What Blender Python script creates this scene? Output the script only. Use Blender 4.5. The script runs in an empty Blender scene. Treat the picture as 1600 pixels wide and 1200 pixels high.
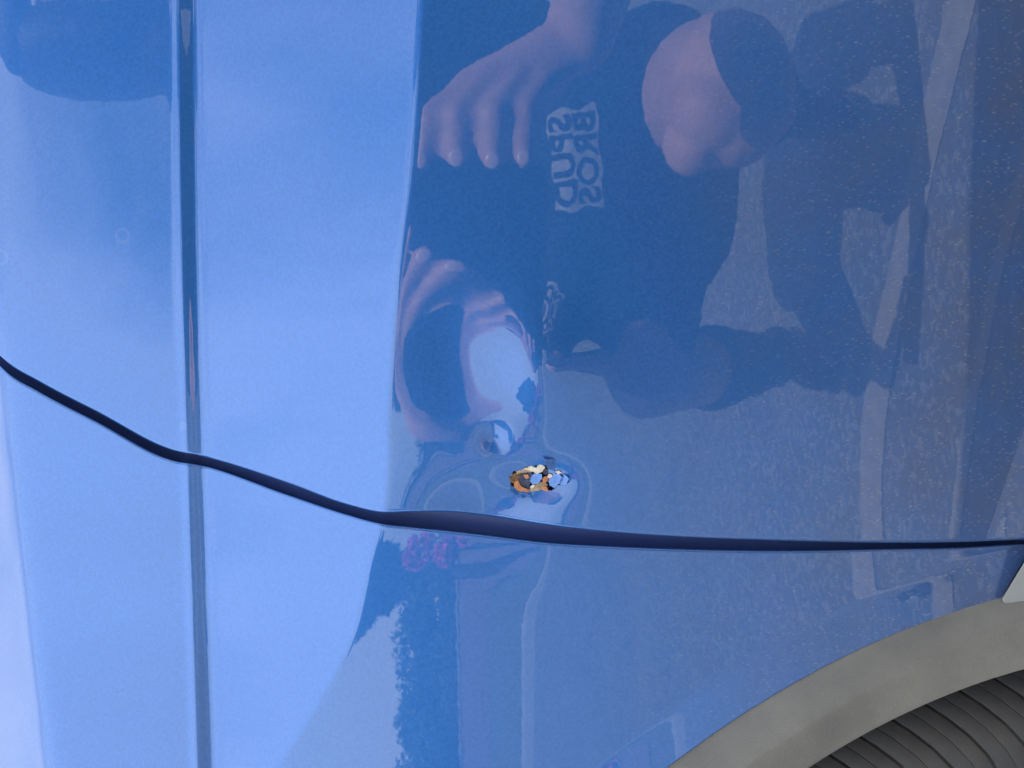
import bpy, bmesh, math, random
import numpy as np
from mathutils import Vector, Matrix
random.seed(7); rng = np.random.default_rng(7)
scene = bpy.context.scene
# ---------------------------------------------------------------- camera, sky, sun, exposure
cam_d = bpy.data.cameras.new('camera'); cam = bpy.data.objects.new('camera', cam_d); scene.collection.objects.link(cam)
cam_d.sensor_width = 36.0; cam_d.lens = 36.0 * 1200.0 / 1600.0
cam_d.clip_start = 0.003; cam_d.clip_end = 2000.0
cam.location = (0.0, -0.27, 0.645)
# the phone is held upright, so the picture lies on its side: right of frame is down, top of frame is towards the car's front
cam.matrix_world = Matrix(((0, 1, 0, 0.0), (0, 0, -1, -0.27), (-1, 0, 0, 0.645), (0, 0, 0, 1)))
cam_d.dof.use_dof = True; cam_d.dof.focus_distance = 0.285; cam_d.dof.aperture_fstop = 42.0   # a small phone aperture
scene.camera = cam
SUN = Vector((0.10, 0.515, 0.85)).normalized()
world = bpy.data.worlds.new("World"); scene.world = world; world.use_nodes = True
wn = world.node_tree; wn.nodes.clear()
out = wn.nodes.new('ShaderNodeOutputWorld'); bg = wn.nodes.new('ShaderNodeBackground')
sky = wn.nodes.new('ShaderNodeTexSky'); sky.sky_type = 'NISHITA'; sky.sun_disc = False
sky.sun_elevation = math.asin(SUN.z); sky.sun_rotation = math.atan2(SUN.x, SUN.y)
sky.air_density = 1.0; sky.dust_density = 1.2; sky.ozone_density = 1.0
# thin cloud veils, denser in soft patches
tc = wn.nodes.new('ShaderNodeTexCoord'); mp = wn.nodes.new('ShaderNodeMapping'); mp.inputs['Scale'].default_value = (1.0, 1.0, 1.6)
mp.inputs['Location'].default_value = (0.35, 0.1, 0.2)
nz = wn.nodes.new('ShaderNodeTexNoise'); nz.inputs['Scale'].default_value = 1.7; nz.inputs['Detail'].default_value = 7.0; nz.inputs['Roughness'].default_value = 0.55
cr = wn.nodes.new('ShaderNodeValToRGB'); cr.color_ramp.elements[0].position = 0.40; cr.color_ramp.elements[1].position = 0.62
cr.color_ramp.elements[0].color = (0.14, 0.14, 0.14, 1); cr.color_ramp.elements[1].color = (0.85, 0.85, 0.85, 1)
mix = wn.nodes.new('ShaderNodeMix'); mix.data_type = 'RGBA'
mix.inputs['B'].default_value = (10.6, 10.9, 11.2, 1)
L = wn.links.new
L(tc.outputs['Generated'], mp.inputs['Vector']); L(mp.outputs['Vector'], nz.inputs['Vector']); L(nz.outputs['Fac'], cr.inputs['Fac'])

# a whiter bank of cloud low over the rear of the car
vd = wn.nodes.new('ShaderNodeVectorMath'); vd.operation = 'DOT_PRODUCT'; vd.inputs[1].default_value = Vector((-0.55, -0.62, 0.56)).normalized()
mr = wn.nodes.new('ShaderNodeMapRange'); mr.interpolation_type = 'SMOOTHSTEP'; mr.inputs['From Min'].default_value = 0.72; mr.inputs['From Max'].default_value = 1.0; mr.inputs['To Max'].default_value = 1.0
ad = wn.nodes.new('ShaderNodeMath'); ad.operation = 'ADD'; ad.use_clamp = True
L(tc.outputs['Generated'], vd.inputs[0]); L(vd.outputs['Value'], mr.inputs['Value']); L(mr.outputs['Result'], ad.inputs[0]); L(cr.outputs['Color'], ad.inputs[1])
L(ad.outputs[0], mix.inputs['Factor']); L(sky.outputs['Color'], mix.inputs['A']); L(mix.outputs['Result'], bg.inputs['Color'])
bg.inputs['Strength'].default_value = 0.092; L(bg.outputs['Background'], out.inputs['Surface'])
sun_d = bpy.data.lights.new('sun', 'SUN'); sun_d.energy = 5.0; sun_d.angle = math.radians(0.5); sun_d.color = (1.0, 0.95, 0.87)
sun = bpy.data.objects.new('sun', sun_d); scene.collection.objects.link(sun)
sun.rotation_euler = (-SUN).to_track_quat('-Z', 'Y').to_euler()
scene.view_settings.view_transform = 'Standard'; scene.view_settings.look = 'None'; scene.view_settings.gamma = 1.0
scene.view_settings.exposure = 1.37
scene.render.engine = 'CYCLES'
# ---------------------------------------------------------------- geometry of the car side
F = 1200.0; CAM = np.array([0.0, -0.27, 0.645]); DIST = 0.27
ALPHA = math.radians(-8.0); TA = math.tan(ALPHA)
MM = DIST / F          # metres per reference unit on the panel (0.225 mm)
def base_t(u, v):
    return DIST / (1.0 - (600.0 - v) / F * TA)
def on_side(u, v, d=0.0):
    """world point of the car side for panel coordinates (u down the car, v rearwards), d metres inboard"""
    t = base_t(u, v) + d
    return np.stack([(600.0 - v) / F * t, t - DIST, CAM[2] + (800.0 - u) / F * t], -1)
def interp(x, pts):
    p = np.array(pts, float); return np.interp(x, p[:, 0], p[:, 1])
def sstep(x, a, b):
    t = np.clip((x - a) / (b - a), 0, 1); return t * t * (3 - 2 * t)
# smooth curve through points (Catmull style via dense cubic hermite)
def spl(x, pts):
    p = np.array(pts, float); X = p[:, 0]; Y = p[:, 1]
    m = np.zeros_like(Y); dx = np.diff(X); s = np.diff(Y) / dx
    m[1:-1] = (s[:-1] * dx[1:] + s[1:] * dx[:-1]) / (dx[1:] + dx[:-1]); m[0] = s[0]; m[-1] = s[-1]
    x = np.asarray(x, float); i = np.clip(np.searchsorted(X, x) - 1, 0, len(X) - 2)
    h = dx[i]; t = (x - X[i]) / h; out = np.where((t < 0), Y[i] + m[i] * (x - X[i]),
        np.where(t > 1, Y[i + 1] + m[i + 1] * (x - X[i + 1]),
        Y[i] * (2*t**3 - 3*t**2 + 1) + h * m[i] * (t**3 - 2*t**2 + t) + Y[i + 1] * (-2*t**3 + 3*t**2) + h * m[i + 1] * (t**3 - t**2)))
    return out
DOOR_EDGE = [(-300,300),(-60,510),(0,556),(12,567),(60,596),(150,643),(278,706),(305,711),(450,755),(540,788),(597,801),(640,800),(700,800),(760,806),(850,820),(950,831),(1050,838),(1200,844),(1400,848),(1500,847),(1600,843),(2000,828)]
QUARTER_EDGE = [(-300,310),(-60,526),(0,571),(12,582),(60,611),(150,658),(278,721),(305,725),(450,773),(540,803),(597,818),(640,823),(700,829),(760,836),(850,847),(950,853),(1050,857),(1200,860),(1400,857),(1500,855),(1600,849),(2000,834)]
CREASE = [(-3000,860),(-400,674),(0,658),(270,640),(420,622),(640,605),(800,597),(880,577),(1000,546),(1060,516),(1200,430),(1400,300),(5000,-2400)]
def gauss(u, v, cu, cv, su, sv, ang=0.0, su2=None):
    a = math.radians(ang); x = (u - cu) * math.cos(a) + (v - cv) * math.sin(a); y = -(u - cu) * math.sin(a) + (v - cv) * math.cos(a)
    sx = np.where(x > 0, su2 or su, su)
    return np.exp(-0.5 * ((x / sx) ** 2 + (y / sv) ** 2))
# wheel arch as a circle on the car side plane, fitted through points of its edge
def side_az(u, v):
    p = on_side(np.asarray(u, float), np.asarray(v, float)); return p[..., 0] / math.cos(ALPHA), p[..., 2]
def fit_circle(pts):
    a, z = side_az([p[0] for p in pts], [p[1] for p in pts])
    A = np.stack([2 * a, 2 * z, np.ones_like(a)], 1); s = np.linalg.lstsq(A, a * a + z * z, rcond=None)[0]
    return s[0], s[1], math.sqrt(s[2] + s[0] ** 2 + s[1] ** 2)
WA, WZ, WR = -0.4379, 0.3441, 0.38
def rho(u, v):
    a, z = side_az(u, v); return np.hypot(a - WA, z - WZ)
DENTS = [  # along u, along v, spread u, spread v, angle, depth mm (inboard +)
 (714,568,46,66,-5,1.0,34), (846,562,40,64,-8,-2.9,60), (772,686,14,15,0,0.9,14), (842,750,34,22,8,1.5,34), (768,802,60,42,0,3.0,60),
]
QUARTER_DENTS = [(868,846,42,44,0,-0.75,60)]
FINE = np.arange(-620.0, 2560.0, 0.5)
def integ(tau_pts, rel=0.0):
    g = -(np.tan(np.radians(interp(FINE, tau_pts))) - rel) * MM
    I = np.concatenate([[0], np.cumsum((g[1:] + g[:-1]) * 0.25)])
    return I
T2 = math.tan(math.radians(25.0)); TB = math.tan(math.radians(-1.2))
# upper band: notch line and shoulder, in x = u - notch(v), slopes relative to the band below
NOTCH = [(-400,-10),(0,0),(270,3),(1200,30),(1600,42),(5000,60)]
UP = integ([(-600,12),(-60,7),(0,5),(60,2.5),(258,2),(264,5),(270,18),(274,20),(277,4),(280,-12),(290,-16),(299,-12),(304,2),(309,24),(314,29),(318,26),(322,25),(2600,25)], T2)
UP -= np.interp(330.0, FINE, UP)
BD = integ([(-600,-1.2),(650,-1.2),(800,-0.6),(1000,-1.0),(1200,-2.0),(1400,-4.0),(1520,-6.5),(1600,-8.5),(1800,-11),(2600,-14)])
BQ = integ([(-600,-1.4),(700,-1.4),(900,-1.8),(1200,-3.0),(1500,-5.5),(2600,-10)])
def surface(U, V, rear, dents=None):
    """inboard offset (m) of the painted skin at panel coordinates"""
    uc = np.maximum(spl(V, CREASE), 345.0)
    B = BQ if rear else BD
    D = np.interp(U, FINE, B) - np.interp(800.0, FINE, B)
    w = 2.5
    if rear: w = 2.5 + 1.5 * sstep(V, 830, 1200)
    D = D + (T2 - TB) * MM * w * np.logaddexp(0, (uc - U) / w)
    x = U - spl(V, NOTCH)
    D = D + np.where(x < 330, np.interp(x, FINE, UP), 0.0)
    ue = interp(V, [(-4000,-240),(0,-130),(500,-12),(560,3),(700,18),(950,46),(1200,76),(1500,110),(5000,110)])
    D = D + (math.tan(math.radians(36)) - math.tan(math.radians(5))) * MM * 3.0 * np.logaddexp(0, (ue - U) / 3.0) * 1.0
    D = D + (math.tan(math.radians(54)) - math.tan(math.radians(36))) * MM * 10.0 * np.logaddexp(0, (ue - 4.0 - U) / 10.0)
    # flare towards the wheel arch
    if rear:
        r = (rho(U, V) - WR) / MM - 73.0
        D = D + 0.18 * MM * (-3.0 * np.logaddexp(0, -r / 3.0))
        for cu, cv, su, sv, ang, a, su2 in QUARTER_DENTS:
            D = D + a * 1e-3 * gauss(U, V, cu, cv, su, sv, ang, su2)
    else:
        r = -((U - 1545.0) * 0.951 + (V - 840.0) * 0.308)
        D = D + 0.17 * MM * (-3.0 * np.logaddexp(0, -r / 3.0)) 
        for cu, cv, su, sv, ang, a, su2 in (DENTS if dents is None else dents):
            D = D + a * 1e-3 * gauss(U, V, cu, cv, su, sv, ang, su2)
        rip = np.sin(U / 17.0 + 1.3 * np.sin(V / 31.0)) * np.cos(V / 23.0 + 0.9) + 0.7 * np.sin((U + V) / 28.0 + 2.0) + 0.5 * np.cos((U - 1.4 * V) / 37.0)
        D = D + 0.045e-3 * rip * gauss(U, V, 810, 660, 110, 110)
    D = D + 0.012e-3 * (np.sin(U / 61.0 + V / 143.0) + np.sin(V / 97.0 - U / 210.0 + 1.0))
    return D
# ---------------------------------------------------------------- helpers
C = scene.collection
def empty(name, loc=(0, 0, 0), **props):
    o = bpy.data.objects.new(name, None); C.objects.link(o); o.location = loc; o.empty_display_size = 0.1
    for k, v in props.items(): o[k] = v
    return o
def world_of(p):
    m = p.matrix_parent_inverse @ Matrix.Translation(p.location)
    return world_of(p.parent) @ m if p.parent else Matrix.Translation(p.location)
def link(name, me, mats, parent=None, smooth=True, world_loc=True, **props):
    o = bpy.data.objects.new(name, me); C.objects.link(o)
    for m in (mats if isinstance(mats, (list, tuple)) else [mats]):
        if m.name not in [x.name for x in me.materials if x]: me.materials.append(m)
    if smooth and len(me.polygons): me.polygons.foreach_set('use_smooth', [True] * len(me.polygons))
    if parent is not None:
        o.parent = parent
        w = world_of(parent)
        o.matrix_parent_inverse = w.inverted()
    for k, v in props.items(): o[k] = v
    return o
def mesh(name, verts, faces):
    me = bpy.data.meshes.new(name); me.from_pydata([tuple(v) for v in verts], [], [tuple(f) for f in faces]); me.update(); return me
def grid_mesh(name, P, flip=False):
    """P: (rows, cols, 3)"""
    r, c, _ = P.shape; n = r * c
    i = np.arange(n).reshape(r, c)
    q = np.stack([i[:-1, :-1], i[1:, :-1], i[1:, 1:], i[:-1, 1:]], -1).reshape(-1, 4)
    if flip: q = q[:, ::-1]
    me = bpy.data.meshes.new(name); me.vertices.add(n); me.vertices.foreach_set('co', P.reshape(-1).astype(np.float32))
    me.loops.add(q.size); me.loops.foreach_set('vertex_index', q.reshape(-1).astype(np.int32))
    me.polygons.add(len(q)); me.polygons.foreach_set('loop_start', np.arange(0, q.size, 4, dtype=np.int32)); me.polygons.foreach_set('loop_total', np.full(len(q), 4, dtype=np.int32))
    me.update(calc_edges=True); me.validate(); return me
A3 = np.array([math.cos(ALPHA), math.sin(ALPHA), 0.0]); IN3 = np.array([-math.sin(ALPHA), math.cos(ALPHA), 0.0]); Z3 = np.array([0, 0, 1.0])
def car_pt(a, d, z):
    """car frame: a forward along the side, d inboard, z up"""
    a = np.asarray(a, float)[..., None]; d = np.asarray(d, float)[..., None]; z = np.asarray(z, float)[..., None]
    return a * A3 + d * IN3 + z * Z3
def uv_of(a, z):
    x = a * math.cos(ALPHA); y = a * math.sin(ALPHA); t = y + DIST
    return 800.0 - (z - CAM[2]) / t * F, 600.0 - x / t * F

# ---------------------------------------------------------------- materials
def new_mat(name, color=(0.5, 0.5, 0.5), rough=0.5, metallic=0.0, coat=0.0, coat_rough=0.03, ior=1.5, spec=0.5):
    m = bpy.data.materials.new(name); m.use_nodes = True; b = m.node_tree.nodes['Principled BSDF']
    b.inputs['Base Color'].default_value = (*color, 1); b.inputs['Roughness'].default_value = rough; b.inputs['Metallic'].default_value = metallic
    b.inputs['Coat Weight'].default_value = coat; b.inputs['Coat Roughness'].default_value = coat_rough; b.inputs['IOR'].default_value = ior
    b.inputs['Specular IOR Level'].default_value = spec
    return m, m.node_tree, b
def nd(t, typ, **kw):
    n = t.nodes.new(typ)
    for k, v in kw.items():
        if k in n.inputs: n.inputs[k].default_value = v
        else: setattr(n, k, v)
    return n
def ramp(t, src, p0, p1, c0=(0, 0, 0, 1), c1=(1, 1, 1, 1)):
    r = t.nodes.new('ShaderNodeValToRGB'); r.color_ramp.elements[0].position = p0; r.color_ramp.elements[1].position = p1
    r.color_ramp.elements[0].color = c0; r.color_ramp.elements[1].color = c1; t.links.new(src, r.inputs['Fac']); return r
def math_node(t, op, a, b=None, clamp=False):
    n = t.nodes.new('ShaderNodeMath'); n.operation = op; n.use_clamp = clamp
    for i, x in enumerate((a, b)):
        if x is None: continue
        if isinstance(x, (int, float)): n.inputs[i].default_value = x
        else: t.links.new(x, n.inputs[i])
    return n.outputs[0]
def mixc(t, fac, a, b):
    n = t.nodes.new('ShaderNodeMix'); n.data_type = 'RGBA'
    if isinstance(fac, (int, float)): n.inputs['Factor'].default_value = fac
    else: t.links.new(fac, n.inputs['Factor'])
    for k, x in (('A', a), ('B', b)):
        if isinstance(x, tuple): n.inputs[k].default_value = (*x, 1) if len(x) == 3 else x
        else: t.links.new(x, n.inputs[k])
    return n.outputs['Result']
def noise_mat(name, c0, c1, scale, rough=0.8, detail=6, bump=0.0, bump_scale=None, bump_dist=0.001, spec=0.3, coat=0.0):
    m, t, b = new_mat(name, c0, rough, spec=spec, coat=coat)
    tcn = nd(t, 'ShaderNodeTexCoord'); n = nd(t, 'ShaderNodeTexNoise', Scale=scale, Detail=detail, Roughness=0.6)
    t.links.new(tcn.outputs['Object'], n.inputs['Vector'])
    r = ramp(t, n.outputs['Fac'], 0.3, 0.7, (*c0, 1), (*c1, 1)); t.links.new(r.outputs['Color'], b.inputs['Base Color'])
    if bump:
        n2 = nd(t, 'ShaderNodeTexNoise', Scale=bump_scale or scale * 4, Detail=3); t.links.new(tcn.outputs['Object'], n2.inputs['Vector'])
        bp = nd(t, 'ShaderNodeBump', Strength=bump, Distance=bump_dist); t.links.new(n2.outputs['Fac'], bp.inputs['Height']); t.links.new(bp.outputs['Normal'], b.inputs['Normal'])
    return m

def paint_material():
    m, t, b = new_mat('blue_car_paint', (0.0105, 0.078, 0.29), 0.42, metallic=0.5, coat=1.0, coat_rough=0.016, ior=1.5, spec=0.3)
    b.inputs['Coat IOR'].default_value = 1.62
    tcn = nd(t, 'ShaderNodeTexCoord'); P = tcn.outputs['Object']
    sep = nd(t, 'ShaderNodeSeparateXYZ'); t.links.new(P, sep.inputs[0])
    # fine metallic flake variation
    fl = nd(t, 'ShaderNodeTexNoise', Scale=900.0, Detail=1.0); t.links.new(P, fl.inputs['Vector'])
    base = mixc(t, ramp(t, fl.outputs['Fac'], 0.35, 0.65).outputs['Color'], (0.0150, 0.120, 0.415), (0.0195, 0.139, 0.470))
    # road dust and specks; low down the film also paints in a greyer reflection
    low = nd(t, 'ShaderNodeMapRange', clamp=True); low.inputs['From Min'].default_value = 0.62; low.inputs['From Max'].default_value = 0.46
    t.links.new(sep.outputs['Z'], low.inputs['Value'])
    big = nd(t, 'ShaderNodeTexNoise', Scale=22.0, Detail=7.0, Roughness=0.65); t.links.new(P, big.inputs['Vector'])
    film = math_node(t, 'MULTIPLY', math_node(t, 'ADD', math_node(t, 'MULTIPLY', low.outputs['Result'], 0.9), 0.06), ramp(t, big.outputs['Fac'], 0.1, 0.95).outputs['Color'])
    film = math_node(t, 'MULTIPLY', film, 0.95)
    mpn = nd(t, 'ShaderNodeMapping'); mpn.inputs['Rotation'].default_value = (0, math.radians(62), 0); mpn.inputs['Scale'].default_value = (1.0, 1.0, 0.42)
    t.links.new(P, mpn.inputs['Vector'])
    def specks(scale, size, dens, vec):
        v = nd(t, 'ShaderNodeTexVoronoi', Scale=scale); v.feature = 'F1'; t.links.new(vec, v.inputs['Vector'])
        near = math_node(t, 'LESS_THAN', v.outputs['Distance'], size)
        pick = nd(t, 'ShaderNodeSeparateColor'); t.links.new(v.outputs['Color'], pick.inputs[0])
        on = math_node(t, 'LESS_THAN', pick.outputs['Red'], dens)
        return math_node(t, 'MULTIPLY', near, on)
    s1 = specks(1000.0, 0.28, 0.42, mpn.outputs['Vector']); s2 = specks(560.0, 0.16, 0.16, mpn.outputs['Vector'])
    sp = math_node(t, 'ADD', math_node(t, 'MULTIPLY', s1, 0.16), math_node(t, 'MULTIPLY', s2, 0.26))
    sp = math_node(t, 'MULTIPLY', sp, math_node(t, 'ADD', low.outputs['Result'], 0.05))
    # fine wiping scratches
    ms = nd(t, 'ShaderNodeMapping'); ms.inputs['Rotation'].default_value = (0, math.radians(-33), 0); ms.inputs['Scale'].default_value = (30.0, 30.0, 900.0)
    t.links.new(P, ms.inputs['Vector'])
    sn = nd(t, 'ShaderNodeTexNoise', Scale=1.0, Detail=2.0); t.links.new(ms.outputs['Vector'], sn.inputs['Vector'])
    scr = math_node(t, 'MULTIPLY', ramp(t, sn.outputs['Fac'], 0.60, 0.78).outputs['Color'], 0.10)
    dust = math_node(t, 'ADD', math_node(t, 'ADD', film, sp), math_node(t, 'MULTIPLY', scr, low.outputs['Result']), clamp=True)
    # pale grit and a few dried water marks
    col0 = mixc(t, math_node(t, 'ADD', film, math_node(t, 'MULTIPLY', scr, low.outputs['Result']), clamp=True), base, (0.115, 0.112, 0.125))
    wv = nd(t, 'ShaderNodeTexVoronoi', Scale=38.0); t.links.new(P, wv.inputs['Vector']); wc = nd(t, 'ShaderNodeSeparateColor'); t.links.new(wv.outputs['Color'], wc.inputs[0])
    ring = math_node(t, 'MULTIPLY', math_node(t, 'LESS_THAN', math_node(t, 'ABSOLUTE', math_node(t, 'SUBTRACT', wv.outputs['Distance'], 0.10)), 0.022), math_node(t, 'LESS_THAN', wc.outputs['Green'], 0.10))
    sp = math_node(t, 'ADD', sp, math_node(t, 'MULTIPLY', ring, 0.05), clamp=True)
    col = mixc(t, sp, col0, (0.48, 0.48, 0.49)); t.links.new(col, b.inputs['Base Color'])
    # orange peel of the lacquer and a duller coat where it is dusty
    op = nd(t, 'ShaderNodeTexNoise', Scale=260.0, Detail=1.5); t.links.new(P, op.inputs['Vector'])
    bp = nd(t, 'ShaderNodeBump', Strength=0.12, Distance=0.00004); t.links.new(op.outputs['Fac'], bp.inputs['Height'])
    t.links.new(bp.outputs['Normal'], b.inputs['Coat Normal'])
    cw = math_node(t, 'SUBTRACT', 1.0, math_node(t, 'MULTIPLY', dust, 0.45), clamp=True); t.links.new(cw, b.inputs['Coat Weight'])
    return m
M_PAINT = paint_material()
M_EDGE, _, _ = new_mat('blue_paint_inside_edges', (0.055, 0.115, 0.36), 0.5, coat=0.3, coat_rough=0.2)
M_SEAL = noise_mat('black_rubber_seal', (0.012, 0.013, 0.02), (0.03, 0.03, 0.04), 60, 0.6)
M_CLAD = noise_mat('grained_grey_plastic', (0.12, 0.123, 0.12), (0.20, 0.20, 0.188), 22, 0.55, bump=0.6, bump_scale=1500, bump_dist=0.0003, spec=0.5)
M_TYRE = noise_mat('dusty_tyre_rubber', (0.032, 0.038, 0.050), (0.088, 0.087, 0.086), 34, 0.75, bump=0.3, bump_scale=900, bump_dist=0.0002)
M_LINER = noise_mat('dark_felt_liner', (0.012, 0.012, 0.015), (0.03, 0.028, 0.03), 80, 0.95)
M_RIM, _, _ = new_mat('silver_alloy', (0.55, 0.56, 0.58), 0.28, metallic=1.0)
M_SILVER, _, _ = new_mat('silver_trim', (0.26, 0.29, 0.31), 0.32, metallic=0.2, coat=0.6)
M_GLASS, _, _ = new_mat('dark_window_glass', (0.01, 0.012, 0.014), 0.03, spec=0.6)

# ---------------------------------------------------------------- the car
car = empty('car', (0.0, 0.0, 0.0), label="blue car seen close at its dented rear door edge and wheel arch", category='car')
def steps(*seg):
    o = []
    for a, b, s in seg: o += list(np.arange(a, b - 1e-6, s))
    return np.array(o + [seg[-1][1]], float)
US = steps((-300, -20, 6), (-20, 262, 3), (262, 322, 1.0), (322, 420, 3), (420, 920, 1.6), (920, 1640, 3), (1640, 2000, 8))
def finish_rows(U, V, rear, edge_v, sign):
    """adds the rolled edge and the flange that turns inboard along the gap. sign +1: panel lies above (smaller v) the edge"""
    D = surface(U, V, rear); P = on_side(U, V, D)
    e = P[-1] if sign > 0 else P[0]
    rollr = 0.0011
    rows = []
    for k in range(1, 7):
        a = k / 6 * math.pi / 2
        dv = rollr / MM * math.sin(a) * sign; dd = rollr * (1 - math.cos(a))
        vv = (V[-1] if sign > 0 else V[0]) + dv
        rows.append(on_side(U[0], vv, (D[-1] if sign > 0 else D[0]) + dd))
    vv = (V[-1] if sign > 0 else V[0]) + rollr / MM * sign
    for dd in (0.002, 0.005, 0.010): rows.append(on_side(U[0], vv, (D[-1] if sign > 0 else D[0]) + rollr + dd))
    rows = np.stack(rows, 0)
    if sign > 0: return np.concatenate([P, rows], 0)
    return np.concatenate([rows[::-1], P], 0)
# rear door
rs = np.concatenate([steps((0, 20, 1.0), (20, 480, 2.0), (480, 1400, 12), (1400, 4200, 80))])
ve = spl(US, DOOR_EDGE) - 5.0
V = ve[None, :] - rs[::-1][:, None]
U = np.broadcast_to(US[None, :], V.shape)
Pd = finish_rows(U, V, False, ve, +1)
HOLE = (838.0, 749.0, 40.0, 18.0)
me = grid_mesh('rear_door', Pd, flip=False)
door = link('rear_door', me, M_PAINT, car)
# open the torn hole in the skin
def hole_edge(ang):
    return 1.0 + 0.16 * math.sin(3 * ang + 0.6) + 0.13 * math.sin(5 * ang + 2.0) + 0.07 * math.sin(9 * ang)
bm = bmesh.new(); bm.from_mesh(me); bm.verts.ensure_lookup_table()
Uf = np.concatenate([U, np.broadcast_to(US[None, :], (Pd.shape[0] - U.shape[0], len(US)))], 0).reshape(-1)
Vf = np.concatenate([V, np.broadcast_to((V[-1] + 5)[None, :], (Pd.shape[0] - V.shape[0], len(US)))], 0).reshape(-1)
du = (Uf - HOLE[0]) / HOLE[2]; dvv = (Vf - HOLE[1]) / HOLE[3]; ang = np.arctan2(dvv, du)
edge = 1.0 + 0.16 * np.sin(3 * ang + 0.6) + 0.13 * np.sin(5 * ang + 2.0) + 0.07 * np.sin(9 * ang)
kill = np.where(np.hypot(du, dvv) < edge)[0]
bmesh.ops.delete(bm, geom=[bm.verts[i] for i in kill if i < len(bm.verts)], context='VERTS')
bm.to_mesh(me); bm.free()
me.polygons.foreach_set('use_smooth', [True] * len(me.polygons))
# rear quarter panel, cut by the wheel arch
R_ARCH = 0.38
def fit_R(pts, R):
    a, z = side_az([p[0] for p in pts], [p[1] for p in pts]); x = np.array([-0.43, 0.34])
    for _ in range(60):
        d = np.hypot(a - x[0], z - x[1]); J = -np.stack([(a - x[0]) / d, (z - x[1]) / d], 1); x = x - np.linalg.lstsq(J, d - R, rcond=None)[0]
    return x
OUT_PTS = [(1040,1200),(1110,1149),(1200,1091),(1257,1056),(1320,1025),(1387,994.5),(1425,980),(1475,961),(1525,947),(1560,938)]
RIDGE_PTS = [(1120,1200),(1200,1146),(1275,1105),(1350,1062),(1450,1020),(1525,992),(1600,970)]
INN_PTS = [(1250,1200),(1337,1151),(1407,1117),(1445,1104),(1512,1081),(1600,1057)]
WC = fit_R(OUT_PTS, R_ARCH)
def radial(pts):
    a, z = side_az([p[0] for p in pts], [p[1] for p in pts]); th = np.arctan2(z - WC[1], a - WC[0]); r = np.hypot(a - WC[0], z - WC[1])
    return th.min() - 0.06, th.max() + 0.06, np.polyfit(th, r, 3 if len(pts) > 7 else 2)
RO, RR_, RI = radial(OUT_PTS), radial(RIDGE_PTS), radial(INN_PTS)
def r_at(tab, th): return np.polyval(tab[2], np.clip(th, tab[0], tab[1]))
VE = []
for u in US:
    if u >= 1562: VE.append(938 - (u - 1562) * 1.65); continue
    vv = np.arange(880, 4200, 2.0); a, z = side_az(np.full_like(vv, u), vv)
    ins = np.hypot(a - WC[0], z - WC[1]) < r_at(RO, np.arctan2(z - WC[1], a - WC[0]))
    VE.append(vv[np.argmax(ins)] if ins.any() else 4200.0)
VE = np.array(VE)
# refine to sub-step accuracy along the arch
m_ = (US > 900) & (US < 1562)
VE[m_] = np.convolve(np.pad(VE[m_], 4, mode='reflect', reflect_type='odd'), np.ones(9) / 9, 'valid')
vq = spl(US, QUARTER_EDGE) + 5.0
keep = US <= 1606
Uq = US[keep]; vq = vq[keep]; vend = np.maximum(VE[keep] - 1.0, vq + 3)
ab = steps((0, 20, 1.2), (20, 140, 2.0), (140, 480, 3.0)); rest = np.linspace(0, 1, 60)[1:]
Lq = (vend - vq)[None, :]
V = vq[None, :] + np.concatenate([ab[:, None] * np.minimum(1.0, Lq / 480.0), np.maximum(Lq - 480.0, 0) * rest[:, None] + np.minimum(480.0, Lq) + 0.05 * rest[:, None]], 0)
U = np.broadcast_to(Uq[None, :], V.shape)
Pq = finish_rows(U, V, True, vq, -1)
Dl = surface(U[-1], V[-1], True)
tuck = np.stack([on_side(U[-1], V[-1] + 1.5, Dl + 0.0006), on_side(U[-1], V[-1] + 2.2, Dl + 0.002), on_side(U[-1], V[-1] + 2.2, Dl + 0.008)], 0)
Pq = np.concatenate([Pq, tuck], 0)
link('rear_quarter_panel', grid_mesh('rear_quarter_panel', Pq), M_PAINT, car)
# door shut behind the gap
vm = (spl(US, DOOR_EDGE) + spl(US, QUARTER_EDGE)) / 2
rows = []
for dv, dd in ((-70, 0.013), (-30, 0.012), (-8, 0.0115), (8, 0.0115), (30, 0.012), (70, 0.013)):
    rows.append(on_side(US, vm + dv, surface(US, np.minimum(vm, 1e9), False, []) + dd))
link('door_shut_face', grid_mesh('door_shut_face', np.stack(rows, 0)), M_EDGE, car)
# wheel arch cladding, swept round the arch
th = np.concatenate([np.linspace(-0.45, 0.35, 30)[:-1], np.linspace(0.35, 1.9, 320)[:-1], np.linspace(1.9, 3.5, 60)])
ro, rr, ri = r_at(RO, th), r_at(RR_, th), r_at(RI, th)
def clad_row(r, off):
    a = WC[0] + r * np.cos(th); z = WC[1] + r * np.sin(th)
    ae = WC[0] + ro * np.cos(th); ze = WC[1] + ro * np.sin(th); u, v = uv_of(ae, ze)
    d = surface(np.clip(u, -200, 1900), np.clip(v, 860, 2600), True)
    return car_pt(a, d + off * 1e-3, z)
rows = []
prof = [(0, +0.006, 8), (0, 0.0035, 2.0), (0, 0.0012, 1.5), (0, -0.0006, 0.9), (0, -0.0016, 0.3), (0, -0.003, -0.4)]
for _, dr, off in prof: rows.append(clad_row(ro + dr, off))
for f in (0.45, 0.8, 0.93): rows.append(clad_row(ro + (rr - ro) * f, -0.4 - 6.6 * f))
for f in (0.0, 0.05, 0.12, 0.25, 0.5, 0.75, 0.93, 0.98): rows.append(clad_row(rr + (ri - rr) * f, -7.3 - 0.3 * min(1, f * 8) + 4.4 * f))
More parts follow.
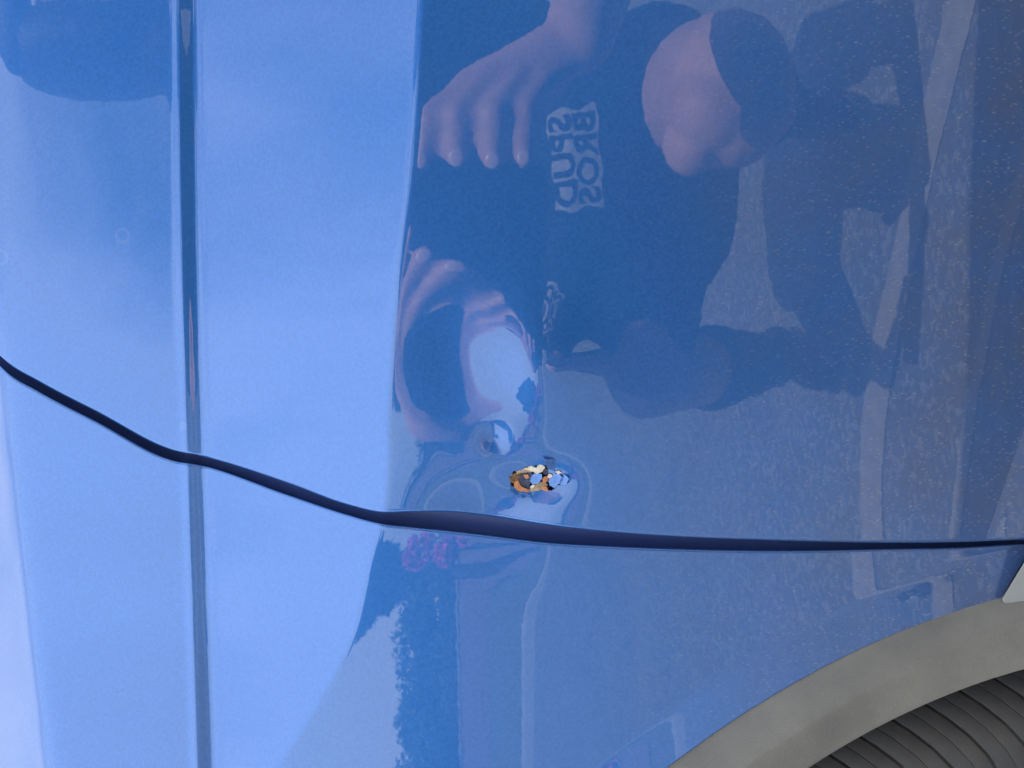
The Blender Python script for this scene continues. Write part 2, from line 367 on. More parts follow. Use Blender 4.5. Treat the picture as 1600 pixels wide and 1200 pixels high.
rows += [clad_row(ri + 0.0003, -2.8), clad_row(ri, -1.6), clad_row(ri + 0.0006, 1.0), clad_row(ri + 0.002, 12), clad_row(ri + 0.004, 22)]
link('wheel_arch_cladding', grid_mesh('wheel_arch_cladding', np.stack(rows, 0), flip=True), M_CLAD, car)
# liner of the wheel well
rows = []
for r, d in ((0.3705, 0.018), (0.3700, 0.05), (0.366, 0.058), (0.366, 0.30), (0.05, 0.31)):
    a = WC[0] + r * np.cos(th); z = WC[1] + r * np.sin(th); rows.append(car_pt(a, np.full_like(a, d), z))
link('wheel_well_liner', grid_mesh('wheel_well_liner', np.stack(rows, 0), flip=True), M_LINER, car)
# wheel
wheel = empty('wheel', tuple(car_pt(WC[0], 0.12, WC[1])), ); wheel.parent = car
TR = 0.0
prof = [(0.205, 0.030), (0.22, 0.020), (0.245, 0.011), (0.275, 0.008), (0.290, 0.0105), (0.302, 0.015), (0.312, 0.0215), (0.320, 0.030), (0.3245, 0.040), (0.327, 0.055), (0.328, 0.12), (0.327, 0.19), (0.31, 0.225), (0.26, 0.235), (0.205, 0.215)]
tt = np.linspace(0, 2 * math.pi, 241)
rows = [car_pt(WC[0] + r * np.cos(tt), np.full_like(tt, d), WC[1] + r * np.sin(tt)) for r, d in prof]
link('tyre', grid_mesh('tyre', np.stack(rows, 0)), M_TYRE, wheel)
# lugs of the shoulder: one mesh, turned round the hub
NL = 130; wth = 2 * math.pi / NL
stations = [(0.286, 0.0095, 0.2), (0.292, 0.011, 0.05), (0.299, 0.0135, 0.0), (0.306, 0.0172, 0.2), (0.3125, 0.0218, 0.8), (0.3185, 0.028, 1.7), (0.3235, 0.036, 2.8), (0.3270, 0.046, 3.6), (0.3290, 0.060, 4.2)]
def lug_mesh():
    verts = []; faces = []
    xs = [(-0.485, -0.0004), (-0.468, 0.0004), (-0.45, 0.0010), (-0.42, 0.0012), (-0.03, 0.00125), (-0.010, 0.0012), (0.0, 0.0005), (0.010, 0.0012), (0.03, 0.00125), (0.42, 0.0012), (0.45, 0.0010), (0.468, 0.0004), (0.485, -0.0004)]
    n = len(xs)
    for i, (r, d, sk) in enumerate(stations):
        if i in (0, len(stations) - 1): hs = -0.0015
        else: hs = None
        nr, ndp = (0.75, -0.66) if i > 3 else (0.35, -0.94)
        if i > 6: nr, ndp = 0.97, -0.24
        for j, (x, h) in enumerate(xs):
            hh = h if hs is None else min(h, hs)
            if j == 6 and i in (1, 2): hh = 0.0011
            ang = (x + sk * 0.30) * wth
            rr0 = r + hh * nr; dd0 = d + hh * ndp
            verts.append((rr0 * math.cos(ang), rr0 * math.sin(ang), dd0))
    for i in range(len(stations) - 1):
        for j in range(n - 1):
            a = i * n + j; faces.append((a, a + n, a + n + 1, a + 1))
    V = [tuple(x * A3 + dd * IN3 + y * Z3) for x, y, dd in verts]
    return mesh('tread_lug', V, faces)
lm = lug_mesh()
for k in range(NL):
    o = link('tread_lug', lm, M_TYRE, None, smooth=(k == 0)); o.parent = wheel
    hub = Vector(car_pt(WC[0], 0.0, WC[1]))
    ax = Vector(IN3)
    R = Matrix.Rotation(-k * wth, 4, ax)
    o.matrix_parent_inverse = Matrix.Translation(wheel.location).inverted()
    o.matrix_basis = Matrix.Translation(hub) @ R
# rim
prof = [(0.207, 0.028), (0.203, 0.024), (0.198, 0.030), (0.190, 0.055), (0.18, 0.10)]
rows = [car_pt(WC[0] + r * np.cos(tt), np.full_like(tt, d), WC[1] + r * np.sin(tt)) for r, d in prof]
bmr = bmesh.new(); rim_me = grid_mesh('rim', np.stack(rows, 0)); bmr.from_mesh(rim_me)
for k in range(5):
    a0 = k * 2 * math.pi / 5 + 0.3
    for side in (-1, 1):
        pts = []
        for r, w, d in ((0.04, 0.018, 0.05), (0.12, 0.016, 0.045), (0.195, 0.022, 0.038)):
            for sw in (-1, 1):
                for dd in (0, 0.02):
                    an = a0 + side * 0.10 * (r / 0.195); x = r * math.cos(an) - sw * w / 2 * math.sin(an); y = r * math.sin(an) + sw * w / 2 * math.cos(an)
                    pts.append(bmr.verts.new(tuple(car_pt(WC[0] + x, d + dd, WC[1] + y))))
        for i in (0, 4):
            for q in ((0, 2, 6, 4), (1, 5, 7, 3), (0, 4, 5, 1), (2, 3, 7, 6)):
                bmr.faces.new([pts[i + j] for j in q])
hubv = [bmr.verts.new(tuple(car_pt(WC[0] + 0.05 * math.cos(a), 0.046, WC[1] + 0.05 * math.sin(a)))) for a in np.linspace(0, 2 * math.pi, 25)[:-1]]
bmr.faces.new(hubv); bmr.to_mesh(rim_me); bmr.free()
link('rim', rim_me, M_RIM, wheel, smooth=False)

# silver trim piece where the door, quarter panel and cladding meet
def slab(name, poly_uv, d0, d1, mat, bev=0.0012):
    n = len(poly_uv); vs = []
    for d in (d0, d1):
        for u, v in poly_uv: vs.append(tuple(on_side(np.float64(u), np.float64(v), d)))
    me = mesh(name, vs, [tuple(range(n)), tuple(range(2 * n - 1, n - 1, -1))] + [(i, i + n, (i + 1) % n + n, (i + 1) % n) for i in range(n)])
    o = link(name, me, mat, car, smooth=False)
    md = o.modifiers.new('bevel', 'BEVEL'); md.width = bev; md.segments = 3
    return o
d_s = float(surface(np.float64(1590.0), np.float64(920.0), True))
slab('sill_trim', [(1565, 937), (1568, 943), (1582, 944.5), (1900, 962), (1900, 560 + 292), (1616, 855), (1604, 872)], d_s - 0.0035, d_s + 0.012, M_SILVER, 0.0014)
# torn paint and filler round the puncture in the door
def flake_mat(name, c0, c1, rough=0.6, coat=0.0): return noise_mat(name, c0, c1, 700, rough, bump=0.8, bump_scale=900, bump_dist=0.0004, coat=coat)
M_PRIMER = flake_mat('orange_primer', (0.30, 0.11, 0.05), (0.62, 0.30, 0.16), 0.8); M_FILLER = flake_mat('cream_undercoat', (0.50, 0.46, 0.36), (0.75, 0.74, 0.68), 0.75)
M_RUST = flake_mat('brown_rust', (0.05, 0.028, 0.02), (0.26, 0.15, 0.07), 0.9); M_BLACKH = flake_mat('bare_dark_steel', (0.010, 0.016, 0.05), (0.03, 0.05, 0.14), 0.5, 0.6)
M_CHIP = flake_mat('blue_paint_flake', (0.012, 0.09, 0.36), (0.02, 0.13, 0.46), 0.4, 1.0); M_TAN = flake_mat('tan_undercoat', (0.22, 0.17, 0.11), (0.48, 0.38, 0.27), 0.8)
def dent_d(u, v): return float(surface(np.array([[float(u)]]), np.array([[float(v)]]), False)[0, 0])
def flake(name, mat, outline, lift, tilt=(0.0, 0.0), curl=0.0, thick=0.0003):
    """jagged flake of paint or metal; outline in panel units, lift in mm outboard, tilt in mm per unit"""
    cu = sum(p[0] for p in outline) / len(outline); cv = sum(p[1] for p in outline) / len(outline)
    d0 = dent_d(cu, cv) - lift * 1e-3
    n = len(outline); dense = []
    for i in range(n):
        p, q = outline[i], outline[(i + 1) % n]
        for k in range(4):
            f = k / 4; j = 0.9 if k else 0.3
            dense.append((p[0] + (q[0] - p[0]) * f + random.uniform(-1, 1) * j, p[1] + (q[1] - p[1]) * f + random.uniform(-1, 1) * j))
    n = len(dense); vs = []; fs = []
    rings = (1.0, 0.75, 0.5, 0.25); jit = {(a, b): random.uniform(-1, 1) * 4e-5 for a in range(4) for b in range(n)}
    for layer in (0, 1):
        for ri_, ring in enumerate(rings):
            for bi, (u, v) in enumerate(dense):
                x, y = (u - cu) * ring, (v - cv) * ring
                d = d0 + (tilt[0] * x + tilt[1] * y) * 1e-3 - curl * (x * x + y * y) * 1e-5 + layer * thick + jit[(ri_, bi)]
                vs.append(tuple(on_side(np.float64(cu + x), np.float64(cv + y), d)))
        vs.append(tuple(on_side(np.float64(cu), np.float64(cv), d0 + layer * thick)))
    R = len(rings); m = R * n + 1
    for layer in (0, 1):
        b = layer * m
        for r in range(R - 1):
            for i in range(n): fs.append((b + r * n + i, b + r * n + (i + 1) % n, b + (r + 1) * n + (i + 1) % n, b + (r + 1) * n + i))
        for i in range(n): fs.append((b + (R - 1) * n + i, b + (R - 1) * n + (i + 1) % n, b + R * n))
    for i in range(n): fs.append((i, i + m, (i + 1) % n + m, (i + 1) % n))
    return link(name, mesh(name, vs, fs), mat, door, smooth=False)
# the steel behind the hole: a crumpled shallow cup
gu = np.linspace(-1, 1, 60); GU, GV = np.meshgrid(gu, gu)
cu_ = HOLE[0] + GU * HOLE[2] * 1.5; cv_ = HOLE[1] + GV * HOLE[3] * 1.9
crum = 0.0009 * np.sin(GU * 7 + 2 * GV) * np.cos(GV * 6 - GU * 3) + 0.0006 * np.sin(GU * 17 + 1) * np.sin(GV * 13) + 0.0003 * np.sin(GU * 31 + GV * 9)
cup = surface(cu_, cv_, False) + 0.0014 + 0.0035 * np.clip(1 - GU ** 2 - GV ** 2, 0, 1) + crum
link('crumpled_steel', grid_mesh('crumpled_steel', on_side(cu_, cv_, cup)), M_BLACKH, door)
flake('cream_filler_edge', M_FILLER, [(820,733),(829,728),(838,731),(843,722),(848,727),(852,730),(846,738),(838,741),(833,737)], 0.2, (0.0, 0.02))
flake('tan_filler_edge', M_TAN, [(806,736),(820,731),(834,733),(832,737),(818,738),(808,741)], 0.1, (0.0, 0.02))
flake('steel_shard', M_BLACKH, [(811,738),(823,735),(832,740),(829,750),(827,764),(815,759),(809,750)], -0.3, (0.01, 0.03), 0.1)
flake('olive_filler_patch', M_RUST, [(795,745),(803,740),(815,739),(813,745),(807,752),(799,755)], 0.1, (0.02, 0.0))
flake('primer_strip', M_PRIMER, [(802,750),(808,748),(811,756),(818,763),(829,766),(826,768),(812,768),(803,762)], 0.3, (0.02, -0.03))
flake('tan_undercoat_patch', M_TAN, [(828,763),(836,757),(846,753),(856,757),(852,764),(840,767),(830,768)], 0.3, (0.0, -0.03))
flake('primer_chip', M_PRIMER, [(847,748),(852,744),(858,744),(856,752),(849,755)], 0.6, (0.03, 0.0))
flake('primer_chip', M_PRIMER, [(846,762),(850,759),(855,761),(856,767),(850,767)], 0.6, (0.0, 0.02))
flake('cream_chip', M_FILLER, [(855,744),(858,740),(864,742),(862,746),(857,747)], 0.7, (0.0, 0.0))
flake('cream_chip', M_FILLER, [(828,762),(831,758),(836,757),(834,762)], 0.7, (0.0, 0.0))
flake('steel_shard', M_BLACKH, [(847,735),(854,732),(862,737),(858,742),(850,741)], 0.0, (0.0, 0.02))
flake('lifted_paint_flake', M_PAINT, [(829,747),(833,741),(840,739),(847,742),(847,748),(841,755),(832,757),(828,752)], 0.5, (-0.10, -0.02), 0.1)
flake('lifted_paint_flake', M_PAINT, [(857,747),(865,739),(873,740),(878,746),(874,755),(866,763),(858,758)], 0.6, (-0.10, -0.02), 0.1)
flake('lifted_paint_flake', M_PAINT, [(874,744),(882,740),(889,748),(886,756),(876,758),(871,752)], 0.4, (-0.12, 0.02), 0.1)
flake('cream_chip', M_FILLER, [(868,737),(873,735),(877,739),(872,741)], 0.8, (-0.05, 0.0))
flake('primer_chip', M_PRIMER, [(818,742),(825,741),(828,746),(821,748)], 0.3, (0.0, 0.02))
flake('lifted_paint_flake', M_PAINT, [(793,752),(799,762),(812,771),(830,772),(830,777),(815,778),(800,770)], 0.1, (0.0, -0.06), 0.05)
flake('curled_paint_flake', M_PAINT, [(848,718),(862,716),(874,723),(883,735),(879,741),(866,737),(855,731)], 0.1, (0.08, 0.05), 0.05)

# upper body, roof and lower body of the car: the shape that shades this side
def ribbon(name, prof, a0, a1, mat, n=40, parent=car):
    aa = np.linspace(a0, a1, n); rows = [car_pt(aa, np.full_like(aa, d), np.full_like(aa, z)) for d, z in prof]
    return link(name, grid_mesh(name, np.stack(rows, 0)), mat, parent)
top = on_side(np.float64(-300.0), np.float64(600.0), float(surface(np.array([[-300.0]]), np.array([[600.0]]), False)[0, 0]))
d_top = float(top @ IN3); z_top = float(top[2])
def front_strip(name, u_from, prof, mat):
    us = np.array([u_from]); return None
vv = np.concatenate([np.arange(-4200, 300, 60.0)])
edgeP = on_side(np.float64(-300.0) + 0 * vv, vv, surface(np.full_like(vv, -300.0)[None, :], vv[None, :], False)[0])
edgeR = on_side(np.float64(-300.0) + 0 * np.arange(300, 4201, 60.0), np.arange(300, 4201, 60.0), surface(np.full(66, -300.0)[None, :], np.arange(300, 4201, 60.0)[None, :], True)[0])
edge = np.concatenate([edgeR[::-1], edgeP[::-1]], 0)
def up_from(edge, offs): return np.stack([edge + IN3 * d + Z3 * z for d, z in offs], 0)
link('window_seal', grid_mesh('window_seal', up_from(edge, [(-0.001, -0.002), (-0.004, 0.004), (-0.001, 0.014), (0.006, 0.018)])), M_SEAL, car)
link('side_window', grid_mesh('side_window', up_from(edge, [(0.004, 0.010), (0.07, 0.15), (0.155, 0.30), (0.24, 0.42)])), M_GLASS, car)
link('roof', grid_mesh('roof', up_from(edge, [(0.238, 0.418), (0.25, 0.44), (0.29, 0.47), (0.38, 0.495), (0.6, 0.51), (0.9, 0.515), (1.2, 0.50), (1.35, 0.46), (1.45, 0.38)])), M_PAINT, car)
vs_ = np.arange(-4200, 860, 40.0)
lowP = on_side(np.full_like(vs_, 2000.0), vs_, surface(np.full_like(vs_, 2000.0)[None, :], vs_[None, :], False)[0])
link('sill', grid_mesh('sill', np.stack([lowP + IN3 * 0.004 + Z3 * 0.002, lowP - IN3 * 0.004 - Z3 * 0.002, lowP - IN3 * 0.006 - Z3 * 0.05, lowP + IN3 * 0.01 - Z3 * 0.12, lowP + IN3 * 0.12 - Z3 * 0.13, lowP + IN3 * 0.6 - Z3 * 0.13], 0)), M_CLAD, car)
def box_mesh(name, a0, a1, d0, d1, z0, z1):
    c = [(a, d, z) for a in (a0, a1) for d in (d0, d1) for z in (z0, z1)]
    V = [tuple(car_pt(*p)) for p in c]
    return mesh(name, V, [(0, 1, 3, 2), (4, 6, 7, 5), (0, 4, 5, 1), (2, 3, 7, 6), (0, 2, 6, 4), (1, 5, 7, 3)])
link('inner_body', box_mesh('inner_body', -1.05, 2.3, 0.33, 1.55, 0.22, 0.98), M_LINER, car, smooth=False)

# ---------------------------------------------------------------- ground
M_ASPH, t, b = new_mat('sunlit_asphalt', (0.18, 0.18, 0.18), 0.9, spec=0.2)
tcn = nd(t, 'ShaderNodeTexCoord'); vo = nd(t, 'ShaderNodeTexVoronoi', Scale=110.0); t.links.new(tcn.outputs['Object'], vo.inputs['Vector'])
n1 = nd(t, 'ShaderNodeTexNoise', Scale=3.0, Detail=8.0); t.links.new(tcn.outputs['Object'], n1.inputs['Vector'])
n2 = nd(t, 'ShaderNodeTexNoise', Scale=160.0, Detail=3.0); t.links.new(tcn.outputs['Object'], n2.inputs['Vector'])
sp = nd(t, 'ShaderNodeSeparateColor'); t.links.new(vo.outputs['Color'], sp.inputs[0])
c = mixc(t, ramp(t, n1.outputs['Fac'], 0.3, 0.7).outputs['Color'], (0.122, 0.120, 0.116), (0.175, 0.171, 0.165))
c = mixc(t, math_node(t, 'MULTIPLY', math_node(t, 'GREATER_THAN', sp.outputs['Red'], 0.78), 0.55), c, (0.34, 0.33, 0.315))
c = mixc(t, math_node(t, 'MULTIPLY', math_node(t, 'LESS_THAN', n2.outputs['Fac'], 0.42), 0.5), c, (0.075, 0.075, 0.075))
t.links.new(c, b.inputs['Base Color'])
bp = nd(t, 'ShaderNodeBump', Strength=0.7, Distance=0.004); t.links.new(vo.outputs['Distance'], bp.inputs['Height']); t.links.new(bp.outputs['Normal'], b.inputs['Normal'])
link('ground', mesh('ground', [(-400, -400, 0), (400, -400, 0), (400, 400, 0), (-400, 400, 0)], [(0, 1, 2, 3)]), M_ASPH, None, smooth=False, kind='structure')
M_BAND = noise_mat('worn_pale_line', (0.36, 0.33, 0.29), (0.25, 0.23, 0.205), 40, 0.85, detail=8)
def line_strip(name, pts, w, z, mat, jitter=0.04, **props):
    """a worn strip on the ground along pts, its edges uneven"""
    P = [Vector((x, y)) for x, y in pts]; vs = []; fs = []
    L_ = sum((P[i + 1] - P[i]).length for i in range(len(P) - 1)); n = int(L_ / 0.012) + 2
    X = [p.x for p in P]; Y = [p.y for p in P]; acc = [0]
    for i in range(len(P) - 1): acc.append(acc[-1] + (P[i + 1] - P[i]).length)
    for k in range(n):
        s_ = L_ * k / (n - 1); x = np.interp(s_, acc, X); y = np.interp(s_, acc, Y); x2 = np.interp(s_ + 0.01, acc, X); y2 = np.interp(s_ + 0.01, acc, Y); x1 = np.interp(s_ - 0.01, acc, X); y1 = np.interp(s_ - 0.01, acc, Y)
        t_ = Vector((x2 - x1, y2 - y1)).normalized(); nn = Vector((-t_.y, t_.x))
        a = w / 2 * (1 + random.uniform(-1, 1) * jitter); b_ = w / 2 * (1 + random.uniform(-1, 1) * jitter)
        vs += [(x + nn.x * a, y + nn.y * a, z), (x - nn.x * b_, y - nn.y * b_, z)]
    for k in range(n - 1): fs.append((2 * k, 2 * k + 1, 2 * k + 3, 2 * k + 2))
    return link(name, mesh(name, vs, fs), mat, None, smooth=False, **props)
def smooth_path(pts, n=60):
    P = np.array(pts, float); k = np.linspace(0, len(P) - 1, n); return list(zip(spl(k, list(enumerate(P[:, 0]))), spl(k, list(enumerate(P[:, 1])))))
line_strip('painted_line', smooth_path([(2.4, 0.42), (1.2, -0.14), (0.285, -0.585), (0.06, -0.685), (-0.19, -0.765), (-0.38, -0.765), (-0.56, -0.70), (-0.8, -0.58)]), 0.075, 0.004, M_BAND, kind='structure')
line_strip('ground_seam', smooth_path([(1.2, 0.1), (0.5, -0.24), (0.08, -0.42), (-0.063, -0.468), (-0.30, -0.50), (-0.9, -0.50)]), 0.026, 0.0045, M_BAND, kind='structure')
M_KERB = noise_mat('pale_concrete', (0.34, 0.33, 0.31), (0.44, 0.43, 0.40), 12, 0.85, bump=0.3, bump_scale=120)
def boxm(name, x0, x1, y0, y1, z0, z1, bev=0.0):
    V = [(x, y, z) for x in (x0, x1) for y in (y0, y1) for z in (z0, z1)]
    me = mesh(name, V, [(0, 1, 3, 2), (4, 6, 7, 5), (0, 4, 5, 1), (2, 3, 7, 6), (0, 2, 6, 4), (1, 5, 7, 3)])
    if bev:
        bm = bmesh.new(); bm.from_mesh(me); bmesh.ops.bevel(bm, geom=bm.edges[:], offset=bev, segments=2, affect='EDGES'); bm.to_mesh(me); bm.free()
    return me
link('kerb', boxm('kerb', -60, 40, -7.3, -7.05, -0.02, 0.13, 0.02), M_KERB, None, smooth=False, kind='structure')
M_GRASS = noise_mat('mown_grass', (0.10, 0.11, 0.05), (0.16, 0.15, 0.08), 5, 0.9, bump=0.8, bump_scale=60, bump_dist=0.02)
link('verge', boxm('verge', -120, 120, -60, -7.3, -0.02, 0.1), M_GRASS, None, smooth=False, kind='structure')
# low wall across the street
M_BRICK, t, b = new_mat('mauve_brick', (0.3, 0.2, 0.18), 0.85)
tcn = nd(t, 'ShaderNodeTexCoord'); br = nd(t, 'ShaderNodeTexBrick', Scale=1.0)
br.inputs['Color1'].default_value = (0.27, 0.17, 0.16, 1); br.inputs['Color2'].default_value = (0.21, 0.13, 0.13, 1); br.inputs['Mortar'].default_value = (0.3, 0.28, 0.26, 1)
br.inputs['Brick Width'].default_value = 0.22; br.inputs['Row Height'].default_value = 0.075; br.inputs['Mortar Size'].default_value = 0.008
mpb = nd(t, 'ShaderNodeMapping'); mpb.inputs['Rotation'].default_value = (math.radians(90), 0, 0); t.links.new(tcn.outputs['Object'], mpb.inputs['Vector']); t.links.new(mpb.outputs['Vector'], br.inputs['Vector']); t.links.new(br.outputs['Color'], b.inputs['Base Color'])
wall = empty('garden_wall', (-10, -30, 0), label='long low mauve brick garden wall beyond the grass verge', category='wall')
link('brickwork', boxm('brickwork', -60, 20, -30.2, -30.0, 0.0, 1.55, 0.01), M_BRICK, wall, smooth=False)
link('coping', boxm('coping', -60.05, 20.05, -30.25, -29.95, 1.553, 1.63, 0.01), M_KERB, wall, smooth=False)

# ---------------------------------------------------------------- trees
M_BARK = noise_mat('brown_bark', (0.06, 0.045, 0.03), (0.12, 0.09, 0.06), 9, 0.9, bump=0.6, bump_scale=30, bump_dist=0.02)
M_LEAF = noise_mat('green_leaves', (0.025, 0.05, 0.015), (0.06, 0.10, 0.03), 2.0, 0.6)
def tree(x, y, h, r, n, label, seed, squat=1.0, leaf=None, grp=True):
    rg = np.random.default_rng(seed)
    root = empty('broadleaf_tree', (x, y, 0.1), label=label, category='tree')
    if grp: root['group'] = 'trees beyond the garden wall'
    vs = []; fs = []
    def limb(p0, p1, r0, r1):
        p0, p1 = Vector(p0), Vector(p1); d = (p1 - p0).normalized(); q = d.to_track_quat('Z', 'Y'); b0 = len(vs)
        for p, rr0 in ((p0, r0), ((p0 + p1) / 2 + Vector(rg.normal(0, .04, 3)), (r0 + r1) / 2), (p1, r1)):
            for k in range(8): a = k / 8 * 2 * math.pi; vs.append(tuple(p + q @ Vector((rr0 * math.cos(a), rr0 * math.sin(a), 0))))
        for s_ in range(2):
            for k in range(8): fs.append((b0 + s_ * 8 + k, b0 + s_ * 8 + (k + 1) % 8, b0 + s_ * 8 + 8 + (k + 1) % 8, b0 + s_ * 8 + 8 + k))
    limb((x, y, 0), (x, y, h * .45), h * .03, h * .02)
    cl = []
    for k in range(14):
        a = rg.uniform(0, 2 * math.pi); rad = r * rg.uniform(.25, .8); zz = h * rg.uniform(.35, .88)
        c = (x + rad * math.cos(a), y + rad * math.sin(a), zz); limb((x, y, h * rg.uniform(.25, .45)), c, h * .012, h * .004); cl.append((c, r * rg.uniform(.28, .5)))
    link('trunk', mesh('trunk', vs, fs), M_BARK, root)
    ci = rg.integers(0, len(cl), n); cen = np.array([cl[i][0] for i in ci]); rad = np.array([cl[i][1] for i in ci])
    dirs = rg.normal(size=(n, 3)); dirs /= np.linalg.norm(dirs, axis=1)[:, None]; pos = cen + dirs * (rad * rg.uniform(0.3, 1, n) ** .6)[:, None] * np.array([1, 1, .75 * squat])
    e1 = rg.normal(size=(n, 3)); e1 /= np.linalg.norm(e1, axis=1)[:, None]; e2 = np.cross(e1, rg.normal(size=(n, 3))); e2 /= np.linalg.norm(e2, axis=1)[:, None]
    s_ = (h * 0.034 * rg.uniform(.6, 1.4, n))[:, None]
    V = np.stack([pos - e1 * s_, pos - e2 * s_ * .5, pos + e1 * s_, pos + e2 * s_ * .5], 1).reshape(-1, 3)
    link('crown', mesh('crown', V, np.arange(4 * n).reshape(-1, 4)), leaf or M_LEAF, root, smooth=False)
# bearings are measured from the camera: x negative is towards the rear of the car
def at_az(az, dist): a = math.radians(az); return (math.sin(a) * dist, -math.cos(a) * dist)
spec = [(-30, 24, 8.4, 1.8, 12000, 'tallest rounded tree nearest the garden wall'),
        (-33, 42, 5.4, 3.2, 5000, 'short bushy tree left of the tallest tree'), (-37.5, 44, 4.9, 3.4, 5000, 'low spreading tree in the middle of the row'),
        (-42, 43, 5.1, 3.4, 5000, 'low tree with a flat top near the end of the row'), (-47, 45, 5.6, 3.5, 4500, 'bushy tree second from the far end of the row'),
        (-53, 42, 6.2, 3.4, 4500, 'rounded tree at the far end of the row'), (-13, 40, 7.0, 3.2, 4500, 'tree standing right of the tallest tree'), (2, 44, 6.0, 3.4, 3500, 'tree directly across the street'), (16, 40, 6.5, 3.2, 3500, 'tree across the street towards the front of the car')]
for i, (az, di, h, r, n, lb) in enumerate(spec):
    x, y = at_az(az, di); tree(x, y, h, r, n, lb, 30 + i)

hedge = empty('hedge', (-15, -31.5, 0), label='clipped dark green hedge standing just behind the long garden wall', category='hedge')
rgh = np.random.default_rng(5); n = 26000
pos = np.stack([rgh.uniform(-60, 20, n), -30.9 - rgh.uniform(0, 1, n) ** 2 * 1.2, 0.1 + 2.35 * rgh.uniform(0, 1, n) ** .7 + 0.12 * np.sin(rgh.uniform(0, 6, n))], 1)
e1 = rgh.normal(size=(n, 3)); e1 /= np.linalg.norm(e1, axis=1)[:, None]; e2 = np.cross(e1, rgh.normal(size=(n, 3))); e2 /= np.linalg.norm(e2, axis=1)[:, None]; s_ = rgh.uniform(.07, .15, n)[:, None]
link('foliage', mesh('foliage', np.stack([pos - e1 * s_, pos - e2 * s_ * .6, pos + e1 * s_, pos + e2 * s_ * .6], 1).reshape(-1, 3), np.arange(4 * n).reshape(-1, 4)), M_LEAF, hedge, smooth=False)
link('inner_stems', boxm('inner_stems', -60, 20, -31.9, -31.1, 0.0, 2.1), M_BARK, hedge, smooth=False)
M_GLINT_CROWN = noise_mat('magenta_glint_crown', (0.55, 0.02, 0.30), (0.75, 0.08, 0.45), 3.0, 0.6)
bx_, by_ = at_az(-28.3, 18)  # added tree: its magenta crown stands in for a glint in the paint
tree(bx_, by_, 2.6, 0.55, 1500, 'small added tree whose magenta crown is mirrored as a glint', 77, leaf=M_GLINT_CROWN, grp=False)
# ---------------------------------------------------------------- the person taking the picture
def skin_material():
    m, t, b = new_mat('skin', (0.56, 0.31, 0.23), 0.5, spec=0.35)
    b.inputs['Subsurface Weight'].default_value = 0.08; b.inputs['Subsurface Radius'].default_value = (0.01, 0.004, 0.002)
    tcn = nd(t, 'ShaderNodeTexCoord'); n = nd(t, 'ShaderNodeTexNoise', Scale=26.0, Detail=5.0); t.links.new(tcn.outputs['Object'], n.inputs['Vector'])
    t.links.new(ramp(t, n.outputs['Fac'], 0.3, 0.7, (0.50, 0.26, 0.19, 1), (0.62, 0.36, 0.27, 1)).outputs['Color'], b.inputs['Base Color']); return m
M_SKIN = skin_material()
M_SHIRT = noise_mat('dark_navy_cotton', (0.006, 0.008, 0.016), (0.012, 0.014, 0.024), 30, 0.9, bump=0.4, bump_scale=14, bump_dist=0.01)
M_SHORTS = noise_mat('black_shorts_cloth', (0.006, 0.006, 0.008), (0.014, 0.014, 0.017), 30, 0.9, bump=0.4, bump_scale=18, bump_dist=0.008)
M_SOCK = noise_mat('dark_sock_knit', (0.010, 0.010, 0.016), (0.02, 0.02, 0.028), 60, 0.95)
M_SHOE = noise_mat('dark_shoe_leather', (0.012, 0.012, 0.015), (0.03, 0.03, 0.032), 30, 0.5)
M_WHITE = noise_mat('white_rubber', (0.55, 0.55, 0.53), (0.66, 0.66, 0.64), 20, 0.6)
M_HAIR = noise_mat('dark_hair', (0.015, 0.010, 0.008), (0.035, 0.024, 0.018), 60, 0.55, bump=0.8, bump_scale=200, bump_dist=0.003)
M_NAIL, _, _ = new_mat('fingernail', (0.72, 0.47, 0.40), 0.3, spec=0.5)
M_PHONE, _, _ = new_mat('black_phone_glass', (0.004, 0.004, 0.006), 0.35, coat=0.0, spec=0.25)
def body_mesh(name, segs, voxel, smooth_it=8, blobs=()):
    """segs: (p0, p1, r0, r1) tapered limbs, blobs: (centre, radii); fused to one continuous surface"""
    bm = bmesh.new()
    for p0, p1, r0, r1 in segs:
        p0, p1 = Vector(p0), Vector(p1); d = p1 - p0; L_ = max(d.length, 1e-5); q = d.to_track_quat('Z', 'Y'); prev = None; first = None
        prof = [(-r0 * math.cos(a), r0 * math.sin(a)) for a in np.linspace(0.15, math.pi / 2, 5)] + [(L_ * f, r0 + (r1 - r0) * f) for f in (0.33, 0.66)] + [(L_ + r1 * math.sin(a), r1 * math.cos(a)) for a in np.linspace(0, math.pi / 2 - 0.15, 5)]
        for z, r in prof:
            ring = [bm.verts.new(p0 + q @ Vector((r * math.cos(a), r * math.sin(a), z))) for a in np.linspace(0, 2 * math.pi, 17)[:-1]]
            if prev:
                for k in range(16): bm.faces.new((prev[k], prev[(k + 1) % 16], ring[(k + 1) % 16], ring[k]))
            else: bm.faces.new(ring[::-1])
            prev = ring
        bm.faces.new(prev)
    for c, rad in blobs:
        mt = Matrix.Translation(Vector(c)) @ Matrix.Diagonal((*rad, 1)); bmesh.ops.create_uvsphere(bm, u_segments=24, v_segments=16, radius=1.0, matrix=mt)
    me = bpy.data.meshes.new(name); bm.to_mesh(me); bm.free()
    o = bpy.data.objects.new(name, me); C.objects.link(o)
    r = o.modifiers.new('fuse', 'REMESH'); r.mode = 'VOXEL'; r.voxel_size = voxel
    s_ = o.modifiers.new('soften', 'SMOOTH'); s_.iterations = smooth_it; s_.factor = 0.5
    dg = bpy.context.evaluated_depsgraph_get(); me2 = bpy.data.meshes.new_from_object(o.evaluated_get(dg)); me2.name = name
    bpy.data.objects.remove(o); bpy.data.meshes.remove(me); return me2
